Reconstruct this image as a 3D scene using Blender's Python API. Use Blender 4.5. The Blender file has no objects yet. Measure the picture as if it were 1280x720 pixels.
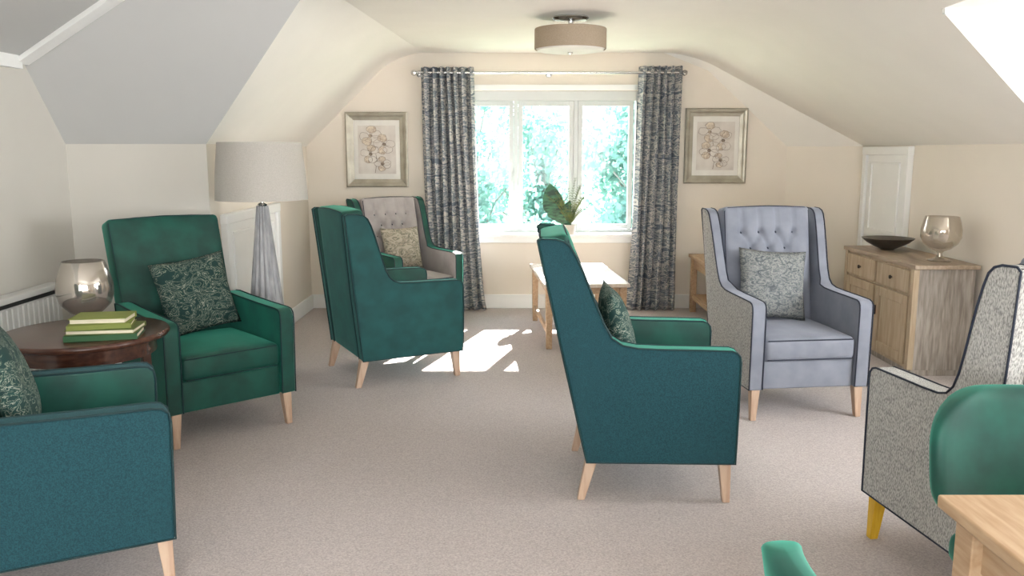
import bpy, bmesh, math, random
from mathutils import Vector, Matrix, Euler
random.seed(7)
scene = bpy.context.scene
COL = scene.collection

def s2l(c):
    c = c/255.0
    return c/12.92 if c <= 0.04045 else ((c+0.055)/1.055)**2.4
def C(r, g, b): return (s2l(r), s2l(g), s2l(b), 1.0)
def mul(c, k): return (min(c[0]*k, 1), min(c[1]*k, 1), min(c[2]*k, 1), 1)

# ------------------------------------------------------------------ materials
def newmat(name):
    m = bpy.data.materials.new(name); m.use_nodes = True
    nt = m.node_tree
    return m, nt, nt.nodes['Principled BSDF']

def coords(nt, scale=(1, 1, 1)):
    tc = nt.nodes.new('ShaderNodeTexCoord'); mp = nt.nodes.new('ShaderNodeMapping')
    nt.links.new(tc.outputs['Object'], mp.inputs['Vector'])
    mp.inputs['Scale'].default_value = scale
    return mp.outputs['Vector']

def noisemat(name, c1, c2, scale=50, stretch=(1, 1, 1), rough=0.8, bump=0.1, lo=0.35, hi=0.65,
             sheen=0.0, metal=0.0, detail=3, dist=0.0, sheen_col=None, bdist=0.005, spec=None):
    m, nt, b = newmat(name)
    v = coords(nt, stretch)
    n = nt.nodes.new('ShaderNodeTexNoise'); n.inputs['Scale'].default_value = scale
    n.inputs['Detail'].default_value = detail; n.inputs['Distortion'].default_value = dist
    nt.links.new(v, n.inputs['Vector'])
    r = nt.nodes.new('ShaderNodeValToRGB')
    r.color_ramp.elements[0].position = lo; r.color_ramp.elements[0].color = c1
    r.color_ramp.elements[1].position = hi; r.color_ramp.elements[1].color = c2
    nt.links.new(n.outputs['Fac'], r.inputs['Fac'])
    nt.links.new(r.outputs['Color'], b.inputs['Base Color'])
    b.inputs['Roughness'].default_value = rough
    b.inputs['Metallic'].default_value = metal
    if spec is not None: b.inputs['Specular IOR Level'].default_value = spec
    if sheen:
        b.inputs['Sheen Weight'].default_value = sheen
        b.inputs['Sheen Roughness'].default_value = 0.4
        if sheen_col: b.inputs['Sheen Tint'].default_value = sheen_col
    if bump:
        bp = nt.nodes.new('ShaderNodeBump'); bp.inputs['Strength'].default_value = bump
        bp.inputs['Distance'].default_value = bdist
        nt.links.new(n.outputs['Fac'], bp.inputs['Height'])
        nt.links.new(bp.outputs['Normal'], b.inputs['Normal'])
    return m

def solid(name, c, rough=0.5, var=0.04, bump=0.0, scale=8, **k):
    return noisemat(name, mul(c, 1-var), mul(c, 1+var), scale=scale, rough=rough, bump=bump, **k)

def multiramp(name, stops, scale, stretch, dist, rough=0.85, detail=4, bump=0.1, interp='LINEAR'):
    m, nt, b = newmat(name)
    v = coords(nt, stretch)
    n = nt.nodes.new('ShaderNodeTexNoise'); n.inputs['Scale'].default_value = scale
    n.inputs['Detail'].default_value = detail; n.inputs['Distortion'].default_value = dist
    out = n.outputs['Fac']
    nt.links.new(v, n.inputs['Vector'])
    r = nt.nodes.new('ShaderNodeValToRGB'); cr = r.color_ramp; cr.interpolation = interp
    cr.elements[0].position = stops[0][0]; cr.elements[0].color = stops[0][1]
    cr.elements[1].position = stops[-1][0]; cr.elements[1].color = stops[-1][1]
    for p, c in stops[1:-1]:
        e = cr.elements.new(p); e.color = c
    nt.links.new(out, r.inputs['Fac']); nt.links.new(r.outputs['Color'], b.inputs['Base Color'])
    b.inputs['Roughness'].default_value = rough
    if bump:
        bp = nt.nodes.new('ShaderNodeBump'); bp.inputs['Strength'].default_value = bump
        bp.inputs['Distance'].default_value = 0.004
        nt.links.new(out, bp.inputs['Height']); nt.links.new(bp.outputs['Normal'], b.inputs['Normal'])
    return m

M = {}
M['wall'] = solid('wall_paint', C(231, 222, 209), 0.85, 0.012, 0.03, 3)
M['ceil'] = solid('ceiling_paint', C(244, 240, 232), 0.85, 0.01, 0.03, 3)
M['greyceil'] = solid('shaded_ceiling_paint', C(200, 200, 198), 0.85, 0.01, 0.03, 3)  # ceiling colour greyed to paint in the shade on the left slopes
M['alcove'] = solid('shaded_wall_paint', C(212, 208, 199), 0.85, 0.01, 0.03, 3)  # wall colour darkened, shade of the left alcove put into it
M['white'] = solid('white_gloss_paint', C(246, 246, 243), 0.4, 0.01)
M['winwhite'] = solid('window_frame_paint', C(196, 199, 200), 0.5, 0.01)
M['carpet'] = noisemat('carpet_pile', C(162, 152, 149), C(198, 188, 184), 150, rough=1.0, bump=0.4, bdist=0.008, lo=.3, hi=.7, detail=4, sheen=.2)
M['teal'] = noisemat('teal_weave', C(12, 68, 78), C(28, 92, 102), 260, rough=0.9, bump=0.2, bdist=.002, sheen=0.15, detail=2, sheen_col=C(120, 190, 195))
M['tealvel'] = noisemat('teal_velvet', C(4, 80, 80), C(14, 98, 96), 9, rough=0.75, bump=0.05, sheen=0.3, detail=2, sheen_col=C(100, 200, 190))
M['green'] = noisemat('emerald_velvet', C(0, 76, 66), C(8, 104, 88), 8, rough=0.6, bump=0.05, sheen=0.6, sheen_col=C(90, 210, 180), lo=.35, hi=.65)
M['tealpipe'] = solid('dark_teal_piping', C(6, 62, 66), 0.7)
M['grey'] = noisemat('grey_velvet', C(140, 145, 159), C(158, 163, 177), 9, rough=0.75, bump=0.05, sheen=0.45, sheen_col=C(210, 215, 230), lo=.3, hi=.7)
M['beige'] = noisemat('stone_velvet', C(178, 172, 171), C(198, 192, 191), 9, rough=0.85, bump=0.05, sheen=0.3, lo=.3, hi=.7)
M['navy'] = solid('navy_piping', C(40, 50, 70), 0.7)
M['tweed'] = noisemat('tweed_fabric', C(142, 142, 140), C(216, 215, 210), 170, stretch=(1.6, 1.6, .6), rough=0.95, bump=0.3, bdist=.003, lo=.36, hi=.60, detail=4)
M['leg'] = noisemat('beech_wood', C(206, 172, 146), C(228, 198, 172), 14, stretch=(4, 4, .5), rough=.5, bump=.02)
M['yellowleg'] = noisemat('light_yellowed_beech', C(226, 176, 30), C(240, 196, 56), 14, stretch=(4, 4, .5), rough=.45, bump=.02)  # beech legs with the yellow cast of the light put into the colour
M['oak'] = noisemat('oak_wood', C(206, 168, 128), C(230, 196, 158), 10, stretch=(6, .7, 6), rough=.5, bump=.04, detail=5)
M['palewood'] = noisemat('washed_oak_front', C(196, 172, 140), C(220, 198, 168), 8, stretch=(5, 5, .6), rough=.6, bump=.06, detail=6)
M['greywood'] = noisemat('limed_oak_side', C(158, 148, 138), C(204, 194, 183), 12, stretch=(5, 5, .5), rough=.65, bump=.12, detail=6)
M['topwood'] = noisemat('oak_top', C(178, 156, 132), C(204, 184, 160), 8, stretch=(6, .6, 5), rough=.45, bump=.04, detail=6)
M['darkwood'] = noisemat('walnut_wood', C(72, 44, 34), C(104, 66, 50), 8, stretch=(1, 6, 6), rough=.25, bump=.02, detail=6)
M['chrome'] = solid('chrome', C(200, 200, 200), .15, metal=1.0)
M['bronze'] = solid('bronze_handle', C(60, 52, 44), .35, metal=.8)
M['silver'] = noisemat('champagne_frame', C(168, 162, 146), C(190, 184, 168), 8, rough=.4, metal=.5, bump=.02)
M['mat'] = solid('mount_board', C(240, 237, 230), .9)
M['paper'] = noisemat('sketch_paper', C(214, 206, 198), C(234, 228, 220), 6, rough=.9, bump=0, detail=6)
M['ink'] = noisemat('sketch_ink', C(116, 102, 94), C(190, 174, 156), 26, rough=.9, bump=0, detail=6, dist=1)
M['ink2'] = noisemat('sketch_petal', C(186, 168, 152), C(238, 226, 206), 20, rough=.9, bump=0, detail=6, dist=2)
M['shade'] = noisemat('linen_shade', C(188, 183, 174), C(202, 197, 189), 200, rough=.9, bump=.15, bdist=.002)
M['drum'] = noisemat('beige_drum_shade', C(176, 158, 136), C(192, 174, 152), 200, rough=.9, bump=.1, bdist=.002)
M['diff'] = solid('opal_diffuser', C(235, 230, 222), .5)
M['lampbase'] = noisemat('whitewashed_carving', C(166, 167, 170), C(200, 200, 201), 8, stretch=(3, 3, 1), rough=.7, bump=.05)
M['rad'] = solid('radiator_enamel', C(236, 236, 232), .35, .01)
M['black'] = solid('dark_slot', C(25, 25, 26), .6)
M['curtain'] = multiramp('curtain_print', [(.28, C(104, 114, 128)), (.41, C(122, 132, 143)), (.45, C(216, 213, 208)), (.50, C(210, 208, 204)), (.535, C(112, 124, 136)), (.60, C(150, 158, 164)), (.63, C(206, 205, 202)), (.665, C(112, 122, 136))],
                         2.8, (1.9, 1.9, 8), 1.2, detail=3, bump=.03)
M['palm'] = multiramp('palm_print', [(.0, C(14, 54, 52)), (.425, C(22, 68, 64)), (.44, C(160, 170, 150)), (.455, C(26, 74, 68)), (.495, C(24, 70, 66)), (.51, C(190, 194, 176)), (.53, C(30, 80, 72)), (.575, C(22, 66, 62)), (.59, C(150, 162, 144)), (.61, C(20, 64, 60)), (1, C(14, 56, 52))],
                      8, (1, 1, 1.6), 2.2, detail=4, bump=.05)
M['palm2'] = multiramp('silver_print', [(.3, C(96, 106, 112)), (.45, C(138, 144, 146)), (.55, C(188, 190, 186)), (.62, C(112, 122, 126)), (.8, C(156, 160, 158))],
                       22, (1, 1, 1.6), 2.0, detail=6, bump=.2)
M['palm3'] = multiramp('leaf_print', [(.3, C(214, 204, 186)), (.48, C(206, 196, 178)), (.52, C(120, 122, 106)), (.6, C(200, 190, 170)), (.8, C(150, 146, 128))],
                       14, (1, 1, 1.6), 2.0, detail=5, bump=.1)
M['bk1'] = solid('lime_cloth', C(160, 172, 84), .7)
M['bk2'] = solid('green_cloth', C(60, 112, 70), .7)
M['bk3'] = solid('olive_cloth', C(124, 140, 70), .7)
M['page'] = noisemat('page_edges', C(214, 204, 178), C(240, 232, 210), 60, stretch=(.2, .2, 8), rough=.9, bump=.1)
M['leaf'] = noisemat('leaf_green', C(8, 52, 36), C(56, 108, 76), 14, stretch=(1, 1, 3), rough=.5, bump=.05, lo=.42, hi=.62)
M['fern'] = noisemat('fern_green', C(46, 66, 28), C(104, 112, 54), 20, rough=.6, bump=0)
M['pot'] = solid('ceramic_pot', C(190, 186, 178), .4)
M['bowl'] = solid('dark_bowl', C(92, 86, 78), .3, .15, metal=.5)
M['cttop'] = noisemat('limed_oak_top', C(222, 206, 184), C(238, 226, 208), 8, stretch=(6, .6, 6), rough=.22, bump=.02, detail=5)
M['grass'] = noisemat('lawn', C(105, 128, 100), C(140, 158, 130), .6, rough=1, bump=0)
M['bark'] = solid('bark', C(110, 112, 110), .9)
for k_, f_ in dict(teal=.56, tealvel=.56, green=.55, grey=.66, beige=.75, tweed=.74, leg=.72, yellowleg=.8, oak=.62, palewood=.64, greywood=.62,
                   topwood=.62, darkwood=.65, shade=.86, drum=.75, curtain=.76, palm=.62, palm2=.56, palm3=.68, bk1=.6, bk2=.6, bk3=.6,
                   silver=.8, lampbase=.8, rad=.85, ink=.8, ink2=.85, paper=.85, mat=.88, tealpipe=.5, navy=.6, cttop=.8, carpet=1.0).items():
    for nd in M[k_].node_tree.nodes:
        if nd.type == 'VALTORGB':
            for el in nd.color_ramp.elements: el.color = mul(el.color, f_)

def glassy(name, tint, fac, rough=.08, metal=.0):
    m, nt, b = newmat(name)
    b.inputs['Base Color'].default_value = tint; b.inputs['Roughness'].default_value = rough
    b.inputs['Metallic'].default_value = metal
    v = coords(nt, (1, 1, 1)); n = nt.nodes.new('ShaderNodeTexNoise'); n.inputs['Scale'].default_value = 10
    nt.links.new(v, n.inputs['Vector'])
    mr = nt.nodes.new('ShaderNodeMapRange'); mr.inputs[3].default_value = fac*.85; mr.inputs[4].default_value = min(fac*1.15, 1)
    nt.links.new(n.outputs['Fac'], mr.inputs[0])
    t = nt.nodes.new('ShaderNodeBsdfTransparent'); mx = nt.nodes.new('ShaderNodeMixShader')
    nt.links.new(mr.outputs[0], mx.inputs['Fac'])
    nt.links.new(t.outputs[0], mx.inputs[1]); nt.links.new(b.outputs[0], mx.inputs[2])
    nt.links.new(mx.outputs[0], nt.nodes['Material Output'].inputs['Surface'])
    return m
M['mercury'] = glassy('mercury_glass', C(206, 200, 192), .60, .1, .85)
M['goblet'] = glassy('smoked_glass', C(206, 196, 182), .42, .06, .7)
M['pane'] = glassy('window_glass', C(240, 245, 250), .03, .02, .5)
m, nt, b = newmat('tree_foliage')
b.inputs['Base Color'].default_value = C(112, 152, 146); b.inputs['Roughness'].default_value = .8
tr = nt.nodes.new('ShaderNodeBsdfTranslucent'); tr.inputs['Color'].default_value = C(122, 160, 150)
mx = nt.nodes.new('ShaderNodeMixShader'); mx.inputs['Fac'].default_value = .5
nt.links.new(b.outputs[0], mx.inputs[1]); nt.links.new(tr.outputs[0], mx.inputs[2])
nt.links.new(mx.outputs[0], nt.nodes['Material Output'].inputs['Surface'])
M['foliage'] = m

# ------------------------------------------------------------------ helpers
def empty(name, loc=(0, 0, 0), yaw=0.0):
    e = bpy.data.objects.new(name, None); COL.objects.link(e)
    e.location = loc; e.rotation_euler = (0, 0, yaw); e.empty_display_size = .1
    return e

def mobj(name, verts, faces, mats, parent=None, loc=(0, 0, 0), rot=(0, 0, 0), smooth=False, fm=None, bevel=0, seg=2):
    me = bpy.data.meshes.new(name)
    me.from_pydata([tuple(v) for v in verts], [], faces); me.update()
    bm = bmesh.new(); bm.from_mesh(me)
    bmesh.ops.recalc_face_normals(bm, faces=bm.faces)
    bm.to_mesh(me); bm.free()
    if not isinstance(mats, (list, tuple)): mats = [mats]
    for mt in mats: me.materials.append(mt)
    if callable(fm):
        for p in me.polygons: p.material_index = fm(p)
    if smooth:
        for p in me.polygons: p.use_smooth = True
    o = bpy.data.objects.new(name, me); COL.objects.link(o)
    o.location = loc; o.rotation_euler = rot
    if parent: o.parent = parent
    if bevel:
        for p in me.polygons: p.use_smooth = True
        md = o.modifiers.new('bevel', 'BEVEL'); md.width = bevel; md.segments = seg
        md.limit_method = 'ANGLE'; md.angle_limit = math.radians(35); md.harden_normals = True
    return o

def box(name, c, s, mat, parent=None, rot=(0, 0, 0), bevel=0.004, taper=1.0, shift=(0, 0)):
    hx, hy, hz = s[0]/2, s[1]/2, s[2]/2
    v = []
    for z, k, sh in ((-hz, taper, shift), (hz, 1.0, (0, 0))):
        for x, y in ((-hx, -hy), (hx, -hy), (hx, hy), (-hx, hy)):
            v.append((x*k+sh[0], y*k+sh[1], z))
    f = [(0, 3, 2, 1), (4, 5, 6, 7), (0, 1, 5, 4), (1, 2, 6, 5), (2, 3, 7, 6), (3, 0, 4, 7)]
    return mobj(name, v, f, mat, parent, c, rot, bevel=bevel)

def rbox(name, s, r, mats, parent=None, loc=(0, 0, 0), rot=(0, 0, 0), step=.05, deform=None, fm=None):
    ax = []
    for L in s:
        h = L/2; inner = h-r
        n = max(2, int(round(2*inner/step)))
        pts = [-h, -h+.18*r, -h+.5*r] + [-inner+2*inner*i/n for i in range(n+1)] + [h-.5*r, h-.18*r, h]
        ax.append(pts)
    verts = []; idx = {}; faces = []
    def vid(p):
        k = (round(p[0], 5), round(p[1], 5), round(p[2], 5))
        if k not in idx:
            idx[k] = len(verts); verts.append(Vector(p))
        return idx[k]
    for a in range(3):
        b_, c_ = (a+1) % 3, (a+2) % 3
        for sg in (-1, 1):
            for i in range(len(ax[b_])-1):
                for j in range(len(ax[c_])-1):
                    q = []
                    for (ii, jj) in ((i, j), (i+1, j), (i+1, j+1), (i, j+1)):
                        p = [0, 0, 0]; p[a] = sg*s[a]/2; p[b_] = ax[b_][ii]; p[c_] = ax[c_][jj]
                        q.append(vid(p))
                    faces.append(q if sg > 0 else q[::-1])
    out = []
    for p in verts:
        q = Vector([max(-(s[i]/2-r), min(s[i]/2-r, p[i])) for i in range(3)])
        d = p-q
        p2 = q + d.normalized()*r if d.length > 1e-7 else p
        if deform: p2 = Vector(deform(p2))
        out.append(p2)
    return mobj(name, out, faces, mats, parent, loc, rot, smooth=True, fm=fm)

def lathe(name, prof, mat, parent=None, loc=(0, 0, 0), seg=40, rib=None, rot=(0, 0, 0)):
    v = []; f = []
    for r, z in prof:
        for i in range(seg):
            a = 2*math.pi*i/seg
            rr = r*(1+(rib(a, z) if rib else 0))
            v.append((rr*math.cos(a), rr*math.sin(a), z))
    n = len(prof)
    for k in range(n-1):
        for i in range(seg):
            j = (i+1) % seg
            f.append((k*seg+i, k*seg+j, (k+1)*seg+j, (k+1)*seg+i))
    o = mobj(name, v, f, mat, parent, loc, rot, smooth=True)
    md = o.modifiers.new('es', 'EDGE_SPLIT'); md.split_angle = math.radians(38)
    return o

def tube(name, pts, rad, mat, parent=None, cyclic=False, loc=(0, 0, 0)):
    cu = bpy.data.curves.new(name, 'CURVE'); cu.dimensions = '3D'
    sp = cu.splines.new('POLY'); sp.points.add(len(pts)-1)
    for i, p in enumerate(pts): sp.points[i].co = (p[0], p[1], p[2], 1)
    sp.use_cyclic_u = cyclic; cu.bevel_depth = rad; cu.bevel_resolution = 3; cu.use_fill_caps = True
    cu.materials.append(mat)
    o = bpy.data.objects.new(name, cu); COL.objects.link(o); o.location = loc
    if parent: o.parent = parent
    return o

def yaw_of(fx, fy): return math.atan2(-fx, fy)

# ------------------------------------------------------------------ armchairs
WING = [(.365, .18), (.368, .40), (.37, .63), (.366, .655), (.352, .672), (.33, .679), (.20, .682), (.05, .684), (-.06, .688), (-.125, .700),
        (-.170, .73), (-.200, .78), (-.230, .85), (-.262, .93), (-.295, 1.01), (-.325, 1.075), (-.350, 1.118), (-.375, 1.138),
        (-.41, 1.148), (-.470, 1.150), (-.485, 1.138), (-.44, .935), (-.37, .622), (-.30, .315), (-.27, .18)]
ARM = [(.36, .18), (.365, .40), (.37, .60), (.365, .632), (.345, .650), (.31, .655), (.10, .658), (-.15, .665), (-.30, .672),
       (-.355, .668), (-.31, .42), (-.27, .18)]
RAKE0 = math.radians(12.5)

def side_panel(name, prof, x_in, x_out, outer, rim, inner, parent):
    n = len(prof); v = []; cx = 1 if x_out > 0 else -1
    for y, z in prof:
        fl = max(0, z-.70)*.05*cx
        v.append((x_out+fl, y, z))
    for y, z in prof:
        fl = max(0, z-.70)*.05*cx
        xi = x_in + (0.02*cx if z > .72 else 0)
        v.append((xi+fl, y, z))
    f = [tuple(range(n)), tuple(range(2*n-1, n-1, -1))]
    for i in range(n):
        j = (i+1) % n
        f.append((i, j, n+j, n+i))
    def fm(p):
        if p.index == 0: return 0
        if p.index == 1: return 2
        return 1
    return mobj(name, v, f, [outer, rim, inner], parent, fm=fm, bevel=.012, seg=3)

def armchair(name, loc, face, outer, inner, pipe, leg, wing=True, tuft=False, rim=None, seatm=None, pin=None, lean=0.0, scale=(1, 1, 1)):
    rim = rim or inner; seatm = seatm or inner; pin = pin or inner
    e = empty(name, (loc[0], loc[1], 0), yaw_of(*face)); e.scale = scale
    prof = [(y+lean*max(0, z-.18)/.99*max(0, min(1, -y/.15)), z) for y, z in (WING if wing else ARM)]
    RAKE = RAKE0 - math.atan(lean/.99) + (0 if wing else math.radians(4))
    pr = .0038
    for sgn, nm in ((-1, 'side_panel_left'), (1, 'side_panel_right')):
        side_panel(nm, prof, .272*sgn, .352*sgn, outer, rim, pin, e)
        for xx, tag in ((.356, 'piping_outer'), (.270, 'piping_inner')):
            pts = []
            for y, z in prof:
                if z < .19: z = .185
                fl = max(0, z-.70)*.05
                xi = xx + (0.02 if (z > .72 and xx < .3) else 0)
                pts.append(((xi-.004 if xx > .3 else xi+.004)*sgn+fl*sgn, y, z-.001))
            tube(tag, pts, pr, pipe, e, cyclic=(xx > .3))
    W = .56 if wing else .635; T = .13; Hh = .99 if wing else .97
    H0 = .18
    buttons = []
    if tuft:
        for r_, zz in enumerate((.33, .23, .13, .03)):
            xs = (-.165, -.055, .055, .165) if r_ % 2 == 0 else (-.11, 0, .11)
            for x in xs: buttons.append((x, zz))
        segs = []
        for i, a in enumerate(buttons):
            for b2 in buttons[i+1:]:
                if .05 < math.hypot(a[0]-b2[0], a[1]-b2[1]) < .13 and abs(a[1]-b2[1]) > .05: segs.append((a, b2))
        for x in (-.165, -.055, .055, .165): segs.append(((x, .33), (x, .47)))
    def segd(px, pz, s):
        (ax, az), (bx, bz) = s
        dx, dz = bx-ax, bz-az
        t = max(0, min(1, ((px-ax)*dx+(pz-az)*dz)/(dx*dx+dz*dz)))
        return math.hypot(px-ax-t*dx, pz-az-t*dz)
    def deform(p):
        x, y, z = p
        if y > 0:
            k = max(0, 1-(2*x/W)**2)*max(0, 1-(2*z/Hh)**4)
            y += .03*k
            if tuft:
                for bx, bz in buttons:
                    d = (x-bx)**2+(z-bz)**2
                    if d < .006: y -= .028*math.exp(-d/.0004)
                if z > -.03:
                    dm = min(segd(x, z, s) for s in segs)
                    y -= .013*math.exp(-(dm/.010)**2)
        if z > 0: z += .006*(1-(2*x/W)**2)*(z/(Hh/2))
        if not wing: x *= (1+.03*z)
        return (x, y, z)
    cz = H0+Hh/2*math.cos(RAKE); cy = -.27+T/2*math.cos(RAKE)+.003 - math.sin(RAKE)*Hh/2 - (0 if wing else .075)
    rbox('back', (W, T, Hh), .026, [inner, outer], e, (0, cy, cz), (RAKE, 0, 0), step=.014 if tuft else .05,
         deform=deform, fm=lambda p: 1 if p.normal.y < -.6 else 0)
    R = Matrix.Rotation(RAKE, 3, 'X')
    for bx, bz in buttons:
        p = Vector(deform((bx, T/2, bz))); p = R @ Vector((p.x, p.y+.004, p.z)) + Vector((0, cy, cz))
        lathe('button', [(0.0005, .006), (.007, .005), (.011, 0), (.007, -.004)], pipe, e, tuple(p), 12, rot=(RAKE-math.pi/2, 0, 0))
    def loop(yl, zb, nm):
        pts = []
        for (x, z) in ((-W/2+.01, zb), (-W/2+.008, Hh/2-.03), (-W/2+.03, Hh/2-.008), (-W/4, Hh/2-.001), (0, Hh/2+.003), (W/4, Hh/2-.001), (W/2-.03, Hh/2-.008), (W/2-.008, Hh/2-.03), (W/2-.01, zb)):
            k = 1 if wing else (1+.03*z)
            p = R @ Vector((x*k, yl, z)) + Vector((0, cy, cz)); pts.append(tuple(p))
        tube(nm, pts, pr, pipe, e)
    loop(-T/2+.008, -Hh/2+.02, 'piping_back')
    loop(T/2-.008, -.1, 'piping_front')
    sw = .538
    rbox('seat_cushion', (sw, .60, .135), .035, seatm, e, (0, .065, .405), step=.05,
         deform=lambda p: (p[0], p[1], p[2]+(.022*max(0, 1-(2*p[0]/sw)**2)*max(0, 1-(2*p[1]/.60)**2) if p[2] > 0 else 0)))
    rbox('front_rail', (sw, .60, .165), .012, rim, e, (0, .045, .262), step=.1)
    tube('piping_seat', [(-sw/2+.02, .361, .460), (sw/2-.02, .361, .460)], .0035, pipe, e)
    tube('piping_seat', [(-sw/2+.02, .361, .350), (sw/2-.02, .361, .350)], .0035, pipe, e)
    for sx in (-1, 1):
        box('leg_front', (.305*sx, .325, .095), (.052, .052, .19), leg, e, bevel=.004, taper=.62, shift=(.008*sx, .012))
        box('leg_back', (.295*sx, -.245, .095), (.052, .052, .19), leg, e, bevel=.004, taper=.62, shift=(.008*sx, -.045))
    return e

def pillow(name, chair, mat, lx=0.0, size=.42, lz=None, roll=0.0, ly=-.115, thick=.13):
    n = 18; v = []; f = []
    for side in (1, -1):
        for i in range(n+1):
            for j in range(n+1):
                a = -1+2*i/n; b_ = -1+2*j/n
                pin = 1-.07*(1-abs(a)**2)*abs(b_)**3; pin2 = 1-.07*(1-abs(b_)**2)*abs(a)**3
                t = (max(0, 1-abs(a)**2.6)**.6)*(max(0, 1-abs(b_)**2.6)**.6)
                v.append((a*size/2*pin2, side*t*thick/2 + .004*math.sin(9*a+4*b_)*t, b_*size/2*pin))
    o = (n+1)**2
    for s_ in (0, o):
        for i in range(n):
            for j in range(n):
                q = (s_+i*(n+1)+j, s_+(i+1)*(n+1)+j, s_+(i+1)*(n+1)+j+1, s_+i*(n+1)+j+1)
                f.append(q if s_ else q[::-1])
    ob = mobj(name, v, f, mat, smooth=True)
    bm = bmesh.new(); bm.from_mesh(ob.data); bmesh.ops.remove_doubles(bm, verts=bm.verts, dist=.0008)
    bmesh.ops.recalc_face_normals(bm, faces=bm.faces); bm.to_mesh(ob.data); bm.free()
    if lz is None: lz = .492+size/2*math.cos(.3)*(1+.35*abs(math.sin(roll)))
    mw = Matrix.Translation(chair.location) @ Matrix.Rotation(chair.rotation_euler.z, 4, 'Z')
    mm = mw @ Matrix.Translation((lx, ly, lz)) @ Matrix.Rotation(.26, 4, 'X') @ Matrix.Rotation(roll, 4, 'Y')
    ob.location = mm.to_translation(); ob.rotation_euler = mm.to_euler()
    return ob

chA = armchair('wingback_armchair', (-.855, 5.67), (.887, .463), M['tealvel'], M['green'], M['tealpipe'], M['leg'], rim=M['tealvel'], lean=.13, scale=(1.05, 1.10, .975))
chB = armchair('wingback_armchair', (.60, 3.78), (.999, -.03), M['teal'], M['green'], M['tealpipe'], M['leg'], rim=M['green'])
chC = armchair('wingback_armchair', (1.63, 4.95), (.12, -.99), M['tweed'], M['grey'], M['navy'], M['leg'], tuft=True, lean=.04)
chD = armchair('wingback_armchair', (-.90, 7.28), (.6, -.8), M['green'], M['beige'], M['navy'], M['leg'], tuft=True, rim=M['green'], scale=(.95, .95, .95))
chE = armchair('high_back_armchair', (-1.71, 4.57), (.671, -.742), M['green'], M['green'], M['tealpipe'], M['leg'], wing=False)
chF = armchair('high_back_armchair', (-1.64, 2.87), (.89, .456), M['teal'], M['green'], M['tealpipe'], M['leg'], wing=False, rim=M['teal'])
chG = armchair('wingback_armchair', (1.775, 2.82), (-.14, .99), M['tweed'], M['grey'], M['navy'], M['yellowleg'], rim=M['tweed'], lean=.10, scale=(1, 1, 1.02))
pillow('throw_pillow', chE, M['palm'], lx=-.02, roll=.12, size=.43, ly=-.14)
pillow('throw_pillow', chF, M['palm'], lx=-.06, size=.42)
pillow('throw_pillow', chB, M['palm'], lx=0, size=.42)
pillow('throw_pillow', chA, M['palm'], lx=0, size=.42)
pillow('throw_pillow', chC, M['palm2'], lx=.03, size=.43, roll=-.08)
pillow('throw_pillow', chD, M['palm3'], lx=.0, size=.38, lz=.66)

# ------------------------------------------------------------------ dining chairs + table
def dining_chair(name, loc, face):
    e = empty(name, (loc[0], loc[1], 0), yaw_of(*face))
    W, T, Hh = .46, .07, .36
    def df(p):
        x, y, z = p; t = 2*z/Hh
        k = abs(t)
        x *= max(.10, (1-min(1, k)**(3.0 if t > 0 else 4.5)*.90))**.5
        y += 1.1*x*x - .03*t
        return (x, y, z)
    rbox('back', (W, T, Hh), .033, M['green'], e, (0, 0, .69), step=.022, deform=df)
    rbox('seat', (.34, .42, .08), .03, M['green'], e, (.0, .255, .44), step=.05,
         deform=lambda p: (p[0]*(1+.08*p[1]), p[1], p[2]+(.012*(1-(p[0]/.23)**2) if p[2] > 0 else 0)))
    for sx in (-1, 1):
        box('leg_front', (.13*sx, .40, .2), (.036, .036, .40), M['leg'], e, taper=.6, shift=(.01*sx, .02))
        box('leg_back', (.12*sx, .065, .2), (.036, .036, .40), M['leg'], e, taper=.6, shift=(.01*sx, -.05))
        box('back_post', (.11*sx, .028, .50), (.03, .025, .24), M['leg'], e)
    return e
dining_chair('dining_chair', (1.35, 2.20), (0, -1))
dining_chair('dining_chair', (.468, 1.20), (1, 0.05))

e = empty('dining_table', (1.62, 1.17, 0))
box('table_top', (0, 0, .735), (1.35, 1.2, .03), M['oak'], e, bevel=.006)
for sy in (-1, 1): box('apron_long', (0, .53*sy, .665), (1.21, .022, .11), M['oak'], e)
for sx in (-1, 1): box('apron_short', (.61*sx, 0, .665), (.022, 1.06, .11), M['oak'], e)
for sx in (-1, 1):
    for sy in (-1, 1): box('leg', (.61*sx, .535*sy, .36), (.07, .07, .72), M['oak'], e)

# ------------------------------------------------------------------ coffee table (back) and corner table
e = empty('coffee_table', (.53, 6.90, 0), math.radians(4))
box('table_top', (0, 0, .495), (.66, 1.22, .03), M['cttop'], e, bevel=.005)
for sx in (-1, 1): box('apron', (.285*sx, 0, .45), (.022, 1.06, .06), M['oak'], e)
for sy in (-1, 1): box('apron_end', (0, .54*sy, .45), (.55, .022, .06), M['oak'], e)
for sx in (-1, 1):
    for sy in (-1, 1):
        box('leg', (.285*sx, .55*sy, .24), (.055, .055, .48), M['oak'], e, taper=.8)
    box('stretcher', (.285*sx, 0, .12), (.025, 1.06, .04), M['oak'], e)
e = empty('side_table', (2.10, 7.42, 0))
box('table_top', (0, 0, .535), (.86, .95, .03), M['oak'], e, bevel=.005)
for sx in (-1, 1):
    box('apron', (.38*sx, 0, .47), (.022, .82, .1), M['oak'], e)
    box('apron_end', (0, .42*sx, .47), (.74, .022, .1), M['oak'], e)
    for sy in (-1, 1): box('leg', (.385*sx, .43*sy, .26), (.055, .055, .52), M['oak'], e)
    box('lower_shelf_rail', (.385*sx, 0, .14), (.03, .82, .03), M['oak'], e)
box('lower_shelf', (0, 0, .16), (.78, .86, .02), M['oak'], e)

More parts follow.
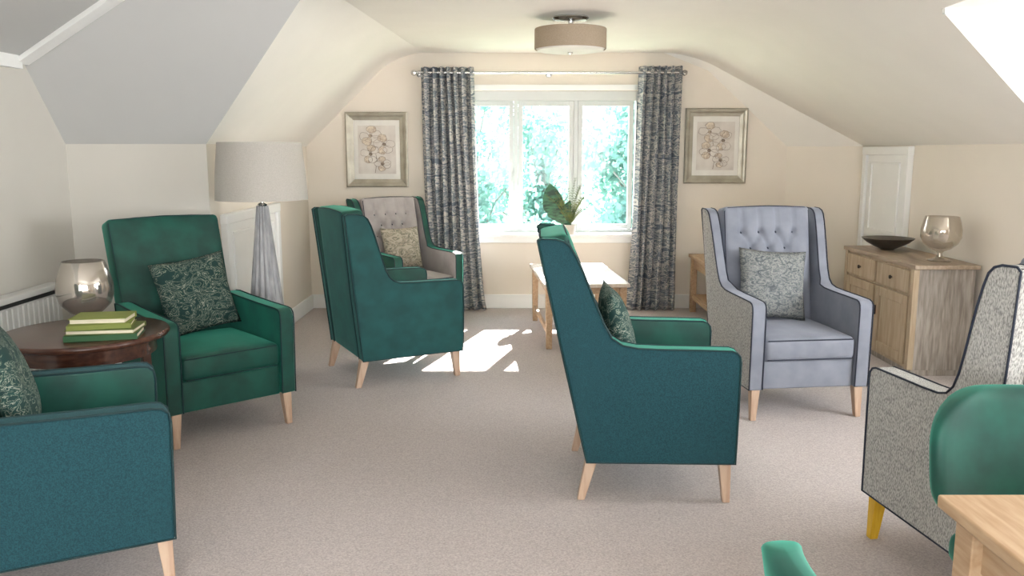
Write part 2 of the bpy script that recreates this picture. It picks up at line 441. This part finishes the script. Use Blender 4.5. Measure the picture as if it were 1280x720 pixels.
# ------------------------------------------------------------------ round side table with books and hurricane vase
e = empty('round_side_table', (-1.985, 3.82, 0))
lathe('table_top', [(0.001, .645), (.345, .645), (.36, .650), (.367, .660), (.367, .668), (.360, .678), (.350, .680), (0.001, .680)], M['darkwood'], e, seg=64)
lathe('apron', [(.30, .575), (.305, .575), (.305, .646), (.30, .646)], M['darkwood'], e, seg=64)
for i in range(4):
    a = math.pi/4+i*math.pi/2
    box('leg', (.262*math.cos(a), .262*math.sin(a), .32), (.045, .045, .645), M['darkwood'], e, rot=(0, 0, a), taper=.6, shift=(.03, 0))
lathe('lower_shelf', [(0.001, .20), (.255, .20), (.26, .21), (.255, .22), (.001, .22)], M['darkwood'], e, seg=48)

e = empty('book_stack', (-1.83, 3.70, .681), math.radians(12))
zz = 0
for i, (w, d, h, mt, rz, ox) in enumerate(((.30, .20, .026, 'bk2', 2, 0), (.29, .19, .022, 'bk3', -4, .005), (.26, .18, .022, 'bk1', 5, -.01), (.24, .17, .026, 'bk1', -3, -.005))):
    r = math.radians(rz); z0 = zz
    box('pages', (ox, .0, z0+h/2), (w-.012, d-.012, h-.007), M['page'], e, rot=(0, 0, r), bevel=0)
    box('cover_bottom', (ox, 0, z0+.002), (w, d, .004), M[mt], e, rot=(0, 0, r), bevel=.001)
    box('cover_top', (ox, 0, z0+h-.002), (w, d, .004), M[mt], e, rot=(0, 0, r), bevel=.001)
    if i % 2 == 0:
        sp = Matrix.Rotation(r, 3, 'Z') @ Vector((0, -d/2+.002, 0))
    else:
        sp = Matrix.Rotation(r, 3, 'Z') @ Vector((0, d/2-.002, 0))
    box('spine', (ox+sp.x, sp.y, z0+h/2), (w, .005, h), M[mt], e, rot=(0, 0, r), bevel=.001)
    zz += h+.0005

lathe('hurricane_vase', [(r_, z_*1.22) for r_, z_ in [(.001, 0), (.060, 0), (.062, .008), (.045, .016), (.030, .024), (.034, .034), (.075, .050), (.112, .080), (.126, .115), (.128, .145),
      (.120, .185), (.106, .220), (.095, .248), (.092, .250), (.102, .218), (.116, .184), (.124, .145), (.122, .115), (.108, .083), (.07, .055), (.001, .045)]],
      M['mercury'], None, (-2.05, 3.98, .681), 56)

# ------------------------------------------------------------------ floor lamp
e = empty('floor_lamp', (-1.595, 5.38, 0))
lathe('base_disc', [(.001, 0), (.155, 0), (.158, .008), (.155, .022), (.13, .03), (.001, .03)], M['lampbase'], e, seg=48)
prof = []
for i in range(31):
    t = i/30; z = .03+1.13*t
    prof.append((.108*(1-t)+.034, z))
lathe('carved_column', prof, M['lampbase'], e, seg=140, rib=lambda a, z: .20*abs(math.sin(7*a+z*.5))-.08)
lathe('neck', [(.028, 1.155), (.03, 1.17), (.012, 1.18), (.012, 1.30), (.02, 1.31), (.001, 1.32)], M['chrome'], e, seg=20)
lathe('bulb', [(.001, 1.42), (.02, 1.41), (.032, 1.385), (.028, 1.35), (.014, 1.32)], M['diff'], e, seg=20)
lathe('drum_shade', [(.284, 1.20), (.286, 1.20), (.277, 1.37), (.258, 1.56), (.254, 1.56), (.273, 1.37), (.282, 1.20)], M['shade'], e, seg=64)
for a in (0, 2.094, 4.188):
    tube('shade_spider', [(0, 0, 1.31), (.15*math.cos(a), .15*math.sin(a), 1.50), (.256*math.cos(a), .256*math.sin(a), 1.55)], .003, M['chrome'], e)

# ------------------------------------------------------------------ sideboard
e = empty('sideboard', (2.88, 6.10, 0))
Lh, Dp, Hs = 1.18, .42, .76
box('carcass', (0.01, 0, .39), (Dp-.03, Lh-.03, .70), M['greywood'], e, bevel=.004)
box('top', (0, 0, Hs-.014), (Dp+.02, Lh+.03, .030), M['topwood'], e, bevel=.006)
box('plinth', (.01, 0, .03), (Dp-.034, Lh-.036, .06), M['greywood'], e)
fx = -Dp/2+.010
for sy in (-1, 1):
    box('corner_post', (fx+.008, sy*(Lh/2-.033), .39), (.040, .05, .695), M['palewood'], e)
box('face_frame', (fx+.012, 0, .39), (.02, Lh-.06, .69), M['palewood'], e, bevel=0)
for sy in (-1, 1):
    yc = sy*.27
    box('drawer_front', (fx-.004, yc, .635), (.022, .50, .155), M['palewood'], e, bevel=.006)
    lathe('knob', [(.001, .022), (.012, .020), (.015, .012), (.007, .006), (.006, 0)], M['bronze'], e, (fx-.015, yc, .635), 16, rot=(0, -math.pi/2, 0))
    box('door_panel', (fx+.003, yc, .305), (.016, .40, .38), M['palewood'], e, bevel=.002)
    for s2 in (-1, 1):
        box('door_stile', (fx-.004, yc+s2*.215, .305), (.024, .07, .47), M['palewood'], e)
        box('door_rail', (fx-.004, yc, .305+s2*.20), (.023, .36, .069), M['palewood'], e)
    box('door_handle', (fx-.022, sy*.045, .36), (.012, .014, .07), M['bronze'], e)

lathe('decorative_bowl', [(.001, 0), (.05, 0), (.055, .008), (.10, .028), (.15, .055), (.185, .085), (.19, .09), (.182, .088), (.145, .062), (.095, .036), (.001, .02)],
      M['bowl'], None, (2.875, 6.40, Hs+.002), 48)
lathe('glass_goblet_vase', [(.001, 0), (.075, 0), (.078, .006), (.05, .016), (.02, .03), (.018, .055), (.028, .068), (.07, .085), (.11, .12), (.130, .165), (.130, .215), (.120, .265), (.108, .305),
      (.104, .305), (.116, .265), (.126, .215), (.126, .165), (.106, .125), (.066, .092), (.001, .08)], M['goblet'], None, (2.93, 5.72, Hs+.002), 56)

# ------------------------------------------------------------------ flush ceiling light
e = empty('ceiling_light', (.40, 5.95, 0))
lathe('canopy', [(.001, 2.41), (.12, 2.41), (.125, 2.40), (.11, 2.385), (.001, 2.38)], M['chrome'], e, seg=48)
lathe('stem', [(.018, 2.385), (.018, 2.32)], M['chrome'], e, seg=16)
lathe('drum_shade', [(.240, 2.195), (.243, 2.193), (.246, 2.20), (.246, 2.325), (.243, 2.33), (.238, 2.33), (.238, 2.20), (.240, 2.195)], M['drum'], e, seg=72)
lathe('diffuser', [(.239, 2.205), (.225, 2.185), (.18, 2.178), (.03, 2.175), (.001, 2.175)], M['diff'], e, seg=56)
lathe('finial', [(.018, 2.178), (.018, 2.168), (.008, 2.160), (.001, 2.158)], M['chrome'], e, seg=20)
for a in (0, 2.094, 4.188):
    tube('spider', [(0, 0, 2.325), (.24*math.cos(a), .24*math.sin(a), 2.325)], .004, M['chrome'], e)

# ------------------------------------------------------------------ curtains and rod
def curtain(name, xt0, xt1, xb0, xb1, yc, ztop, folds, ph):
    nu, nv = folds*16, 30; v = []; f = []
    for j in range(nv+1):
        t = j/nv; z = .012+(ztop-.012)*t
        x0 = xb0+(xt0-xb0)*t**.6; x1 = xb1+(xt1-xb1)*t**.6
        for i in range(nu+1):
            u = i/nu; irr = (.55*math.sin(2*math.pi*u*1.7+ph*3)+.3*math.sin(2*math.pi*u*2.9+ph))*(1-t*.75)
            w = 2*math.pi*folds*u+ph+irr
            amp = .050*(1-.25*math.sin(9.1*u+ph)*(1-.5*t))
            x = x0+(x1-x0)*u + .012*math.sin(w*2+.8)*(1-t*.5)+.006*math.sin(5*t+9*u)
            y = yc+amp*math.sin(w)+.012*(1-t)*math.sin(w*.5+2*t*3)
            v.append((x, y, z))
    for j in range(nv):
        for i in range(nu):
            a = j*(nu+1)+i; f.append((a, a+1, a+nu+2, a+nu+1))
    o = mobj(name, v, f, M['curtain'], smooth=True)
    md = o.modifiers.new('thick', 'SOLIDIFY'); md.thickness = .004
    return o
YC = 7.90
curtain('curtain', -.835, -.365, -.80, -.25, YC, 2.265, 7, .3)
curtain('curtain', 1.175, 1.565, 1.085, 1.56, YC, 2.275, 6, 1.2)
e = empty('curtain_rod', (0, YC, 2.215))
tube('rod', [(-.88, 0, 0), (1.56, 0, 0.0)], .013, M['chrome'], e)
for x in (-.90, 1.58):
    lathe('finial', [(.001, -.028), (.018, -.022), (.028, 0), (.018, .022), (.001, .028)], M['chrome'], e, (x, 0, 0), 20, rot=(0, math.pi/2, 0))
for x in (-.86, .34, 1.545):
    box('bracket', (x, .07, 0), (.018, .155, .018), M['chrome'], e, bevel=.002)
    lathe('bracket_plate', [(.001, 0), (.03, 0), (.03, .008), (.001, .008)], M['chrome'], e, (x, .148, 0), 20, rot=(math.pi/2, 0, 0))

# ------------------------------------------------------------------ pictures
def picture(name, xc, zc, w, h, seed):
    e = empty(name, (xc, 8.048, zc))
    fw = .075
    rings = [(0, 0), (0, -.028), (.012, -.034), (.030, -.030), (.045, -.022), (fw, -.016), (fw, -.004)]
    v = []; f = []
    for ins, y in rings:
        v += [(-w/2+ins, y, -h/2+ins), (w/2-ins, y, -h/2+ins), (w/2-ins, y, h/2-ins), (-w/2+ins, y, h/2-ins)]
    for k in range(len(rings)-1):
        for i in range(4):
            j = (i+1) % 4; f.append((k*4+i, k*4+j, k*4+4+j, k*4+4+i))
    mobj('frame', v, f, M['silver'], e)
    box('mount', (0, -.006, 0), (w-2*fw+.01, .006, h-2*fw+.01), M['mat'], e, bevel=0)
    aw, ah = w-2*fw-.08, h-2*fw-.10
    box('print', (0, -.0105, 0), (aw, .002, ah), M['paper'], e, bevel=0)
    rnd = random.Random(seed)
    yy = -.0125
    for (fx_, fz_, R_) in ((-.06, .13, .10), (.07, .05, .10), (-.06, -.04, .09), (.05, -.13, .075)):
        np_ = 5
        for k in range(np_):
            a = 2*math.pi*k/np_+rnd.random()
            pts = []
            for q in range(14):
                b_ = 2*math.pi*q/14
                r1 = R_*.50*(1+.12*rnd.uniform(-1, 1))
                px = fx_+R_*.6*math.cos(a)+r1*math.cos(b_)*.9; pz = fz_+R_*.6*math.sin(a)+r1*math.sin(b_)*.7
                px = max(-aw/2+.005, min(aw/2-.005, px)); pz = max(-ah/2+.005, min(ah/2-.005, pz))
                pts.append((px, yy, pz))
            yy -= .0002
            mobj('petal', pts, [tuple(range(14))], M['ink2'] if k % 2 else M['paper'], e)
            tube('petal_line', [(p[0], yy, p[2]) for p in pts], .0016, M['ink'], e, cyclic=True)
        pts = [(fx_+.018*math.cos(t), yy-.0003, fz_+.018*math.sin(t)) for t in [i*math.pi/5 for i in range(10)]]
        mobj('flower_centre', pts, [tuple(range(10))], M['ink'], e)
    tube('stem', [(-.02, -.0125, -ah/2+.01), (0, -.0125, -.1), (-.03, -.0125, .05)], .002, M['ink'], e)
picture('framed_picture', -1.275, 1.52, .585, .70, 3)
picture('framed_picture', 1.92, 1.555, .585, .70, 8)

# ------------------------------------------------------------------ plant on sill
e = empty('potted_plant', (.55, 8.02, .725))
lathe('pot', [(.001, 0), (.045, 0), (.06, .05), (.065, .09), (.058, .09), (.053, .05), (.001, .03)], M['pot'], e, seg=32)
rnd = random.Random(4)
fv = []; ff = []
for k in range(26):
    a = rnd.uniform(-.5, 3.6+.5); L = rnd.uniform(.22, .50); lean = rnd.uniform(.2, .85)
    if math.cos(a) < -.3: L *= .75
    dx, dy = math.cos(a)*lean, -abs(math.sin(a))*lean*.25
    stem = []
    for i in range(0, 19):
        t = i/18
        p = Vector((dx*L*t*(.4+.6*t), dy*L*t, .07+L*t*(1-.25*lean*t))); stem.append(p)
        if i < 3: continue
        for sg in (-1, 1):
            ll = .048*(1-.6*t)*rnd.uniform(.7, 1.2)
            d = Vector((sg*.8, rnd.uniform(-.5, .5), .7)).normalized()*ll
            w_ = Vector((0, 0, .0045)); b0 = len(fv)
            fv += [p, p+d*.5+w_, p+d, p+d*.5-w_]; ff.append((b0, b0+1, b0+2, b0+3))
    tube('fern_stem', stem, .0016, M['fern'], e)
mobj('fern_fronds', fv, ff, M['fern'], e)
for (bx, lean, L, wd) in ((-.14, -.10, .42, .115), (-.06, .12, .26, .06), (-.17, .1, .28, .06)):
    v = []; f = []; n = 16
    for i in range(n+1):
        t = i/n; w_ = wd*math.sin(math.pi*min(1, t*1.02))**.6 if 0 < t < 1 else .001
        cx_ = bx*min(1, t*2.5)+lean*t*t*.5; cz_ = .06+L*t
        for s_ in (-1, 0, 1): v.append((cx_+s_*w_*.9, -.01-.02*t+(.012 if s_ else 0), cz_))
    for i in range(n):
        for j in range(2): a = i*3+j; f.append((a, a+1, a+4, a+3))
    mobj('broad_leaf', v, f, M['leaf'], e, smooth=True)

# ------------------------------------------------------------------ radiator
e = empty('radiator', (-2.78, 3.75, 0))
box('body', (0, 0, .42), (.07, 2.6, .52), M['rad'], e, bevel=.01)
box('top_grille', (.0, 0, .70), (.09, 2.64, .035), M['rad'], e, bevel=.006)
box('grille_slot', (.005, 0, .672), (.085, 2.58, .018), M['black'], e, bevel=0)
for i in range(50):
    box('fin', (.038, -1.25+i*.051, .42), (.012, .028, .46), M['rad'], e, bevel=.004)
for y in (-1.1, 1.1): box('bracket_foot', (0, y, .08), (.04, .04, .16), M['rad'], e)

# ------------------------------------------------------------------ room shell
E, H = 1.55, 2.41
XL, XR, YB = -1.945, 3.12, 8.05
XO, YF = -2.84, -1.6
XRO = 4.0
def plane(name, polys, mat, bevel_edges=None, fm=None):
    verts = []; faces = []; idx = {}
    for pl in polys:
        q = []
        for p in pl:
            k = tuple(round(c, 4) for c in p)
            if k not in idx: idx[k] = len(verts); verts.append(p)
            q.append(idx[k])
        faces.append(tuple(q))
    o = mobj(name, verts, faces, mat, fm=fm)
    if bevel_edges:
        bm = bmesh.new(); bm.from_mesh(o.data); ed = []
        for a, b2 in bevel_edges:
            for x in bm.edges:
                ks = [tuple(round(c, 3) for c in vv.co) for vv in x.verts]
                if tuple(round(c, 3) for c in a) in ks and tuple(round(c, 3) for c in b2) in ks: ed.append(x)
        bmesh.ops.bevel(bm, geom=ed, offset=.24, segments=8, profile=.5, affect='EDGES')
        for fc in bm.faces: fc.smooth = True
        bm.to_mesh(o.data); bm.free()
        md = o.modifiers.new('es', 'EDGE_SPLIT'); md.split_angle = math.radians(12)
    return o
box('floor', (.6, 3.2, -.05), (7.2, 9.9, .1), M['carpet'], bevel=0)
P0 = (XL, YB, E); P1 = (-1.062, YB, H); P2 = (1.65, YB, H); P3 = (2.60, YB, E)
CN = (XL, 5.42, E); V1 = (-1.062, 4.70, H); B2 = (-2.0, 4.70, H); B3 = (XO, 5.017, 2.03); B4 = (XO, 5.42, E)
WC = (XR, 7.55, E); R1 = (XR, 4.86, E); R2 = (2.05, 4.18, 2.176)
plane('ceiling', [
    (P0, P1, V1, CN),
    (CN, V1, B2, B3, B4),
    (B3, B2, (-2.0, YF, H), (XO, YF, 2.03)),
    (P1, P2, (1.65, YF, H), (-2.0, YF, H), B2, V1),
    (P2, P3, WC), (P2, WC, R1, R2, (2.05, YF, 2.176), (1.65, YF, H)),
    (R1, R2, (XRO, 4.18, 2.176), (XRO, 4.86, E)),
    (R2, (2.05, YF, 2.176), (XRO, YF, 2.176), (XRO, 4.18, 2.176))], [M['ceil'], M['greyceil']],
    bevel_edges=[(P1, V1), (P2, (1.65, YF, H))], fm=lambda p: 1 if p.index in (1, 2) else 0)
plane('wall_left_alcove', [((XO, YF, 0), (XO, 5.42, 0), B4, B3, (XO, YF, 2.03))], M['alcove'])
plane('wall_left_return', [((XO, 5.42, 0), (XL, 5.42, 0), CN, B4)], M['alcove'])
plane('wall_left', [((XL, 5.42, 0), (XL, YB, 0), P0, CN)], M['wall'])
plane('wall_right', [((2.60, YB, 0), (XR, 7.55, 0), WC, P3), ((XR, 7.55, 0), (XR, 4.86, 0), R1, WC)], M['wall'])
plane('wall_right_return', [((XR, 4.86, 0), (XRO, 4.86, 0), (XRO, 4.86, E), R1)], M['wall'])
def holewall(name, axis, at, a0, a1, z0, z1, h0, h1, hz0, hz1, mat):
    def P(a, z): return (at, a, z) if axis == 'x' else (a, at, z)
    plane(name, [(P(a0, z0), P(h0, z0), P(h0, z1), P(a0, z1)), (P(h1, z0), P(a1, z0), P(a1, z1), P(h1, z1)),
                 (P(h0, z0), P(h1, z0), P(h1, hz0), P(h0, hz0)), (P(h0, hz1), P(h1, hz1), P(h1, z1), P(h0, z1))], mat)
holewall('wall_right_dormer', 'x', XRO, YF, 4.86, 0, 2.18, 1.2, 3.8, .8, 2.0, M['wall'])
holewall('wall_rear', 'y', YF, XO, XRO, 0, 2.41, -1.6, 2.2, .7, 2.1, M['wall'])
WX0, WX1, WZ0, WZ1 = -.59, 1.24, .70, 2.075
e = empty('wall_back', (0, 0, 0))
box('panel_left', ((-2.2+WX0)/2, YB+.14, 1.3), (WX0+2.2, .28, 2.6), M['wall'], e, bevel=0)
box('panel_right', ((3.3+WX1)/2, YB+.14, 1.3), (3.3-WX1, .28, 2.6), M['wall'], e, bevel=0)
box('panel_below', ((WX0+WX1)/2, YB+.14, WZ0/2), (WX1-WX0, .28, WZ0), M['wall'], e, bevel=0)
box('panel_above', ((WX0+WX1)/2, YB+.14, (WZ1+2.6)/2), (WX1-WX0, .28, 2.6-WZ1), M['wall'], e, bevel=0)

def window(name, w, h, n, loc, yaw):
    e = empty(name, loc, yaw); MW = M['winwhite']
    fr = .05
    for sx in (-1, 1): box('frame_side', (sx*(w/2-fr/2), 0, h/2), (fr, .09, h-.002), MW, e, bevel=.003)
    box('frame_head', (0, 0, h-fr/2-.02), (w-2*fr, .086, fr+.04), MW, e, bevel=.003)
    box('frame_sill', (0, 0, fr/2), (w-2*fr, .086, fr), MW, e, bevel=.003)
    zf0, zf1 = fr, h-fr-.04
    cw = (w-2*fr)/n
    for i in range(1, n): box('mullion', (-w/2+fr+i*cw, 0, (zf0+zf1)/2), (.04, .082, zf1-zf0), MW, e, bevel=.003)
    for i in range(n):
        xc = -w/2+fr+(i+.5)*cw; a = cw-.044; z0 = zf0+.002; z1 = zf1-.002
        for sx in (-1, 1): box('casement_stile', (xc+sx*(a/2-.022), -.018, (z0+z1)/2), (.044, .05, z1-z0), MW, e, bevel=.003)
        for zz_ in (z0+.026, z1-.024): box('casement_rail', (xc, -.018, zz_), (a-.088, .046, .046), MW, e, bevel=.003)
        mobj('glass', [(xc-a/2+.04, -.01, z0+.04), (xc+a/2-.04, -.01, z0+.04), (xc+a/2-.04, -.01, z1-.04), (xc-a/2+.04, -.01, z1-.04)], [(0, 1, 2, 3)], M['pane'], e)
        box('handle', (xc+a/2-.022, -.052, (z0+z1)/2-.1), (.012, .018, .11), MW, e, bevel=.003)
    return e
window('window_1', WX1-WX0-.004, WZ1-WZ0-.004, 3, ((WX0+WX1)/2, YB+.20, WZ0+.002), 0)
window('added_window_2', 2.58, 1.18, 3, (XRO+.05, 2.5, .81), -math.pi/2)  # unseen dormer window, added to let fill light in
window('added_window_3', 3.78, 1.38, 4, (.3, YF-.05, .71), math.pi)  # unseen window behind the camera, added as an opening for fill light
box('windowsill', ((WX0+WX1)/2, YB+.06, WZ0+.01), (WX1-WX0+.10, .24, .03), M['white'], bevel=.006)
box('trim_1', ((WX0+WX1)/2, YB-.012, WZ0-.035), (WX1-WX0+.06, .022, .055), M['white'])
box('trim_2', ((WX0+WX1)/2, YB-.010, WZ1+.02), (WX1-WX0+.08, .018, .05), M['white'])

def beam(name, a, b_, w, h, mat):
    a = Vector(a); b_ = Vector(b_); d = b_-a
    o = box(name, (0, 0, 0), (w, h, d.length), mat, bevel=.004)
    o.rotation_euler = d.to_track_quat('Z', 'Y').to_euler(); o.location = (a+b_)/2
    return o
beam('trim_3', (XO+.01, 4.99, 2.01), (-1.98, 4.68, 2.40), .09, .03, M['white'])
beam('trim_4', (XO+.015, YF, 2.01), (XO+.015, 4.97, 2.01), .03, .08, M['white'])
beam('trim_5', (2.06, 4.17, 2.165), (XRO, 4.17, 2.165), .03, .03, M['white'])

def bb(name, x0, y0, x1, y1, h=.135):
    d = Vector((x1-x0, y1-y0, 0)); L = d.length; ang = math.atan2(d.y, d.x)
    box(name, ((x0+x1)/2, (y0+y1)/2, h/2), (L, .018, h), M['white'], rot=(0, 0, ang), bevel=.004)
bb('baseboard_back', XL, YB-.009, 2.60, YB-.009)
bb('baseboard_left', XL+.009, 6.93, XL+.009, YB)
bb('baseboard_left_return', XO, 5.411, XL, 5.411)
bb('baseboard_left_alcove', XO+.009, YF, XO+.009, 5.42)
bb('baseboard_right', 2.60, YB-.02, XR-.01, 7.56)
bb('baseboard_right_side', XR-.009, 4.86, XR-.009, 6.55)

def door(name, x, y0, y1, z1, side, panels):
    e = empty(name, (x, (y0+y1)/2, 0)); w = y1-y0; s = -side
    box('leaf', (s*.012, 0, z1/2-.02), (.024, w-.15, z1-.09), M['white'], e, bevel=.003)
    for sy in (-1, 1): box('architrave_side', (s*.022, sy*(w/2-.035), z1/2), (.048, .07, z1), M['white'], e, bevel=.008)
    box('architrave_head', (s*.023, 0, z1-.035), (.052, w+.01, .07), M['white'], e, bevel=.008)
    hh = (z1-.1)/panels
    for k in range(panels):
        zc = .04+hh*(k+.5)
        for sy in (-1, 1): box('panel_mould_side', (s*.028, sy*(w/2-.17), zc), (.018, .02, hh-.14), M['white'], e, bevel=.004)
        for sz in (-1, 1): box('panel_mould_rail', (s*.028, 0, zc+sz*(hh/2-.08)), (.017, w-.36, .02), M['white'], e, bevel=.004)
    lathe('knob', [(.001, .035), (.016, .03), (.018, .02), (.008, .01), (.008, 0)], M['chrome'], e, (s*.024, -w/2+.12, z1*.5), 16, rot=(0, math.pi/2*s, 0))
door('door_1', XR, 6.60, 7.46, 1.545, 1, 2)
door('door_2', XL, 5.60, 6.90, 1.09, -1, 1)

# ------------------------------------------------------------------ outside
mobj('lawn', [(-60, 9, -3.2), (60, 9, -3.2), (60, 90, -3.2), (-60, 90, -3.2)], [(0, 1, 2, 3)], M['grass'])
def tree(loc, R_, Ht, seed):
    rnd = random.Random(seed); e = empty('garden_tree', loc)
    tube('trunk', [(0, 0, 0), (.1, 0, Ht*.4), (0, .1, Ht*.8)], .14, M['bark'], e)
    v = []; f = []
    for c in range(30):
        a = rnd.uniform(0, 6.28); rr = R_*rnd.uniform(0, .9); cz_ = Ht*rnd.uniform(.35, 1)
        cx_, cy_ = rr*math.cos(a), rr*math.sin(a); cr = R_*rnd.uniform(.25, .45)
        tube('branch', [(0, 0, cz_*.55), (cx_*.5, cy_*.5, cz_*.85), (cx_, cy_, cz_)], .02, M['bark'], e)
        for k in range(260):
            d = Vector((rnd.gauss(0, 1), rnd.gauss(0, 1), rnd.gauss(0, 1))).normalized()*cr*rnd.uniform(.3, 1)
            p = Vector((cx_, cy_, cz_))+d; s = rnd.uniform(.05, .12)
            u = Vector((rnd.gauss(0, 1), rnd.gauss(0, 1), rnd.gauss(0, 1))).normalized(); w_ = u.orthogonal().normalized()
            b0 = len(v); v += [p-u*s, p+w_*s*.6, p+u*s, p-w_*s*.6]; f.append((b0, b0+1, b0+2, b0+3))
    me = bpy.data.meshes.new('leaves'); me.from_pydata([tuple(x) for x in v], [], f); me.materials.append(M['foliage'])
    o = bpy.data.objects.new('leaves', me); COL.objects.link(o); o.parent = e
tree((2.9, 17, -3.2), 1.7, 5.7, 1)
tree((-.9, 19, -3.2), 1.6, 5.9, 2)
tree((0.9, 24, -3.2), 2.4, 6.0, 3)
tree((4.8, 25, -3.2), 2.6, 6.0, 4)
tree((-3.8, 24, -3.2), 2.6, 6.0, 5)

# ------------------------------------------------------------------ light
w = bpy.data.worlds.new('World'); scene.world = w; w.use_nodes = True
nt = w.node_tree; bg = nt.nodes['Background']
tc = nt.nodes.new('ShaderNodeTexCoord'); sx = nt.nodes.new('ShaderNodeSeparateXYZ'); rp = nt.nodes.new('ShaderNodeValToRGB')
nt.links.new(tc.outputs['Generated'], sx.inputs[0]); nt.links.new(sx.outputs['Z'], rp.inputs['Fac'])
rp.color_ramp.elements[0].color = (.93, .97, 1, 1); rp.color_ramp.elements[1].color = (.70, .84, 1, 1)
nt.links.new(rp.outputs['Color'], bg.inputs['Color']); bg.inputs['Strength'].default_value = 8.0
sl = bpy.data.lights.new('sun', 'SUN'); sl.energy = 80; sl.angle = math.radians(.6); sl.color = (1, .96, .91)
so = bpy.data.objects.new('sun', sl); COL.objects.link(so)
so.rotation_euler = Vector((-.50, -1.75, -1.31)).to_track_quat('-Z', 'Y').to_euler()
def area(name, loc, d, sx_, sy_, p, col):
    l = bpy.data.lights.new(name, 'AREA'); l.shape = 'RECTANGLE'; l.size = sx_; l.size_y = sy_; l.energy = p; l.color = col
    o = bpy.data.objects.new(name, l); COL.objects.link(o); o.location = loc
    o.rotation_euler = Vector(d).to_track_quat('-Z', 'Y').to_euler(); return o
area('fill_rear_window', (.3, YF-.25, 1.40), (0, 1, .25), 3.6, 1.3, 175, (1, .99, .985))  # added fill light, shining in through the unseen rear opening
area('fill_dormer_window', (XRO+.25, 2.5, 1.40), (-1, 0, .15), 2.4, 1.1, 155, (.96, .98, 1))  # added fill light outside the unseen dormer opening

# ------------------------------------------------------------------ camera
cam = bpy.data.cameras.new('camera'); co = bpy.data.objects.new('camera', cam); COL.objects.link(co)
cam.sensor_width = 36; cam.lens = 1050/1280*36; cam.clip_start = .05; cam.clip_end = 300
co.location = (0, 0, 1.5)
co.rotation_euler = (math.radians(90-9.2), 0, 0)
scene.camera = co
scene.view_settings.view_transform = 'Standard'
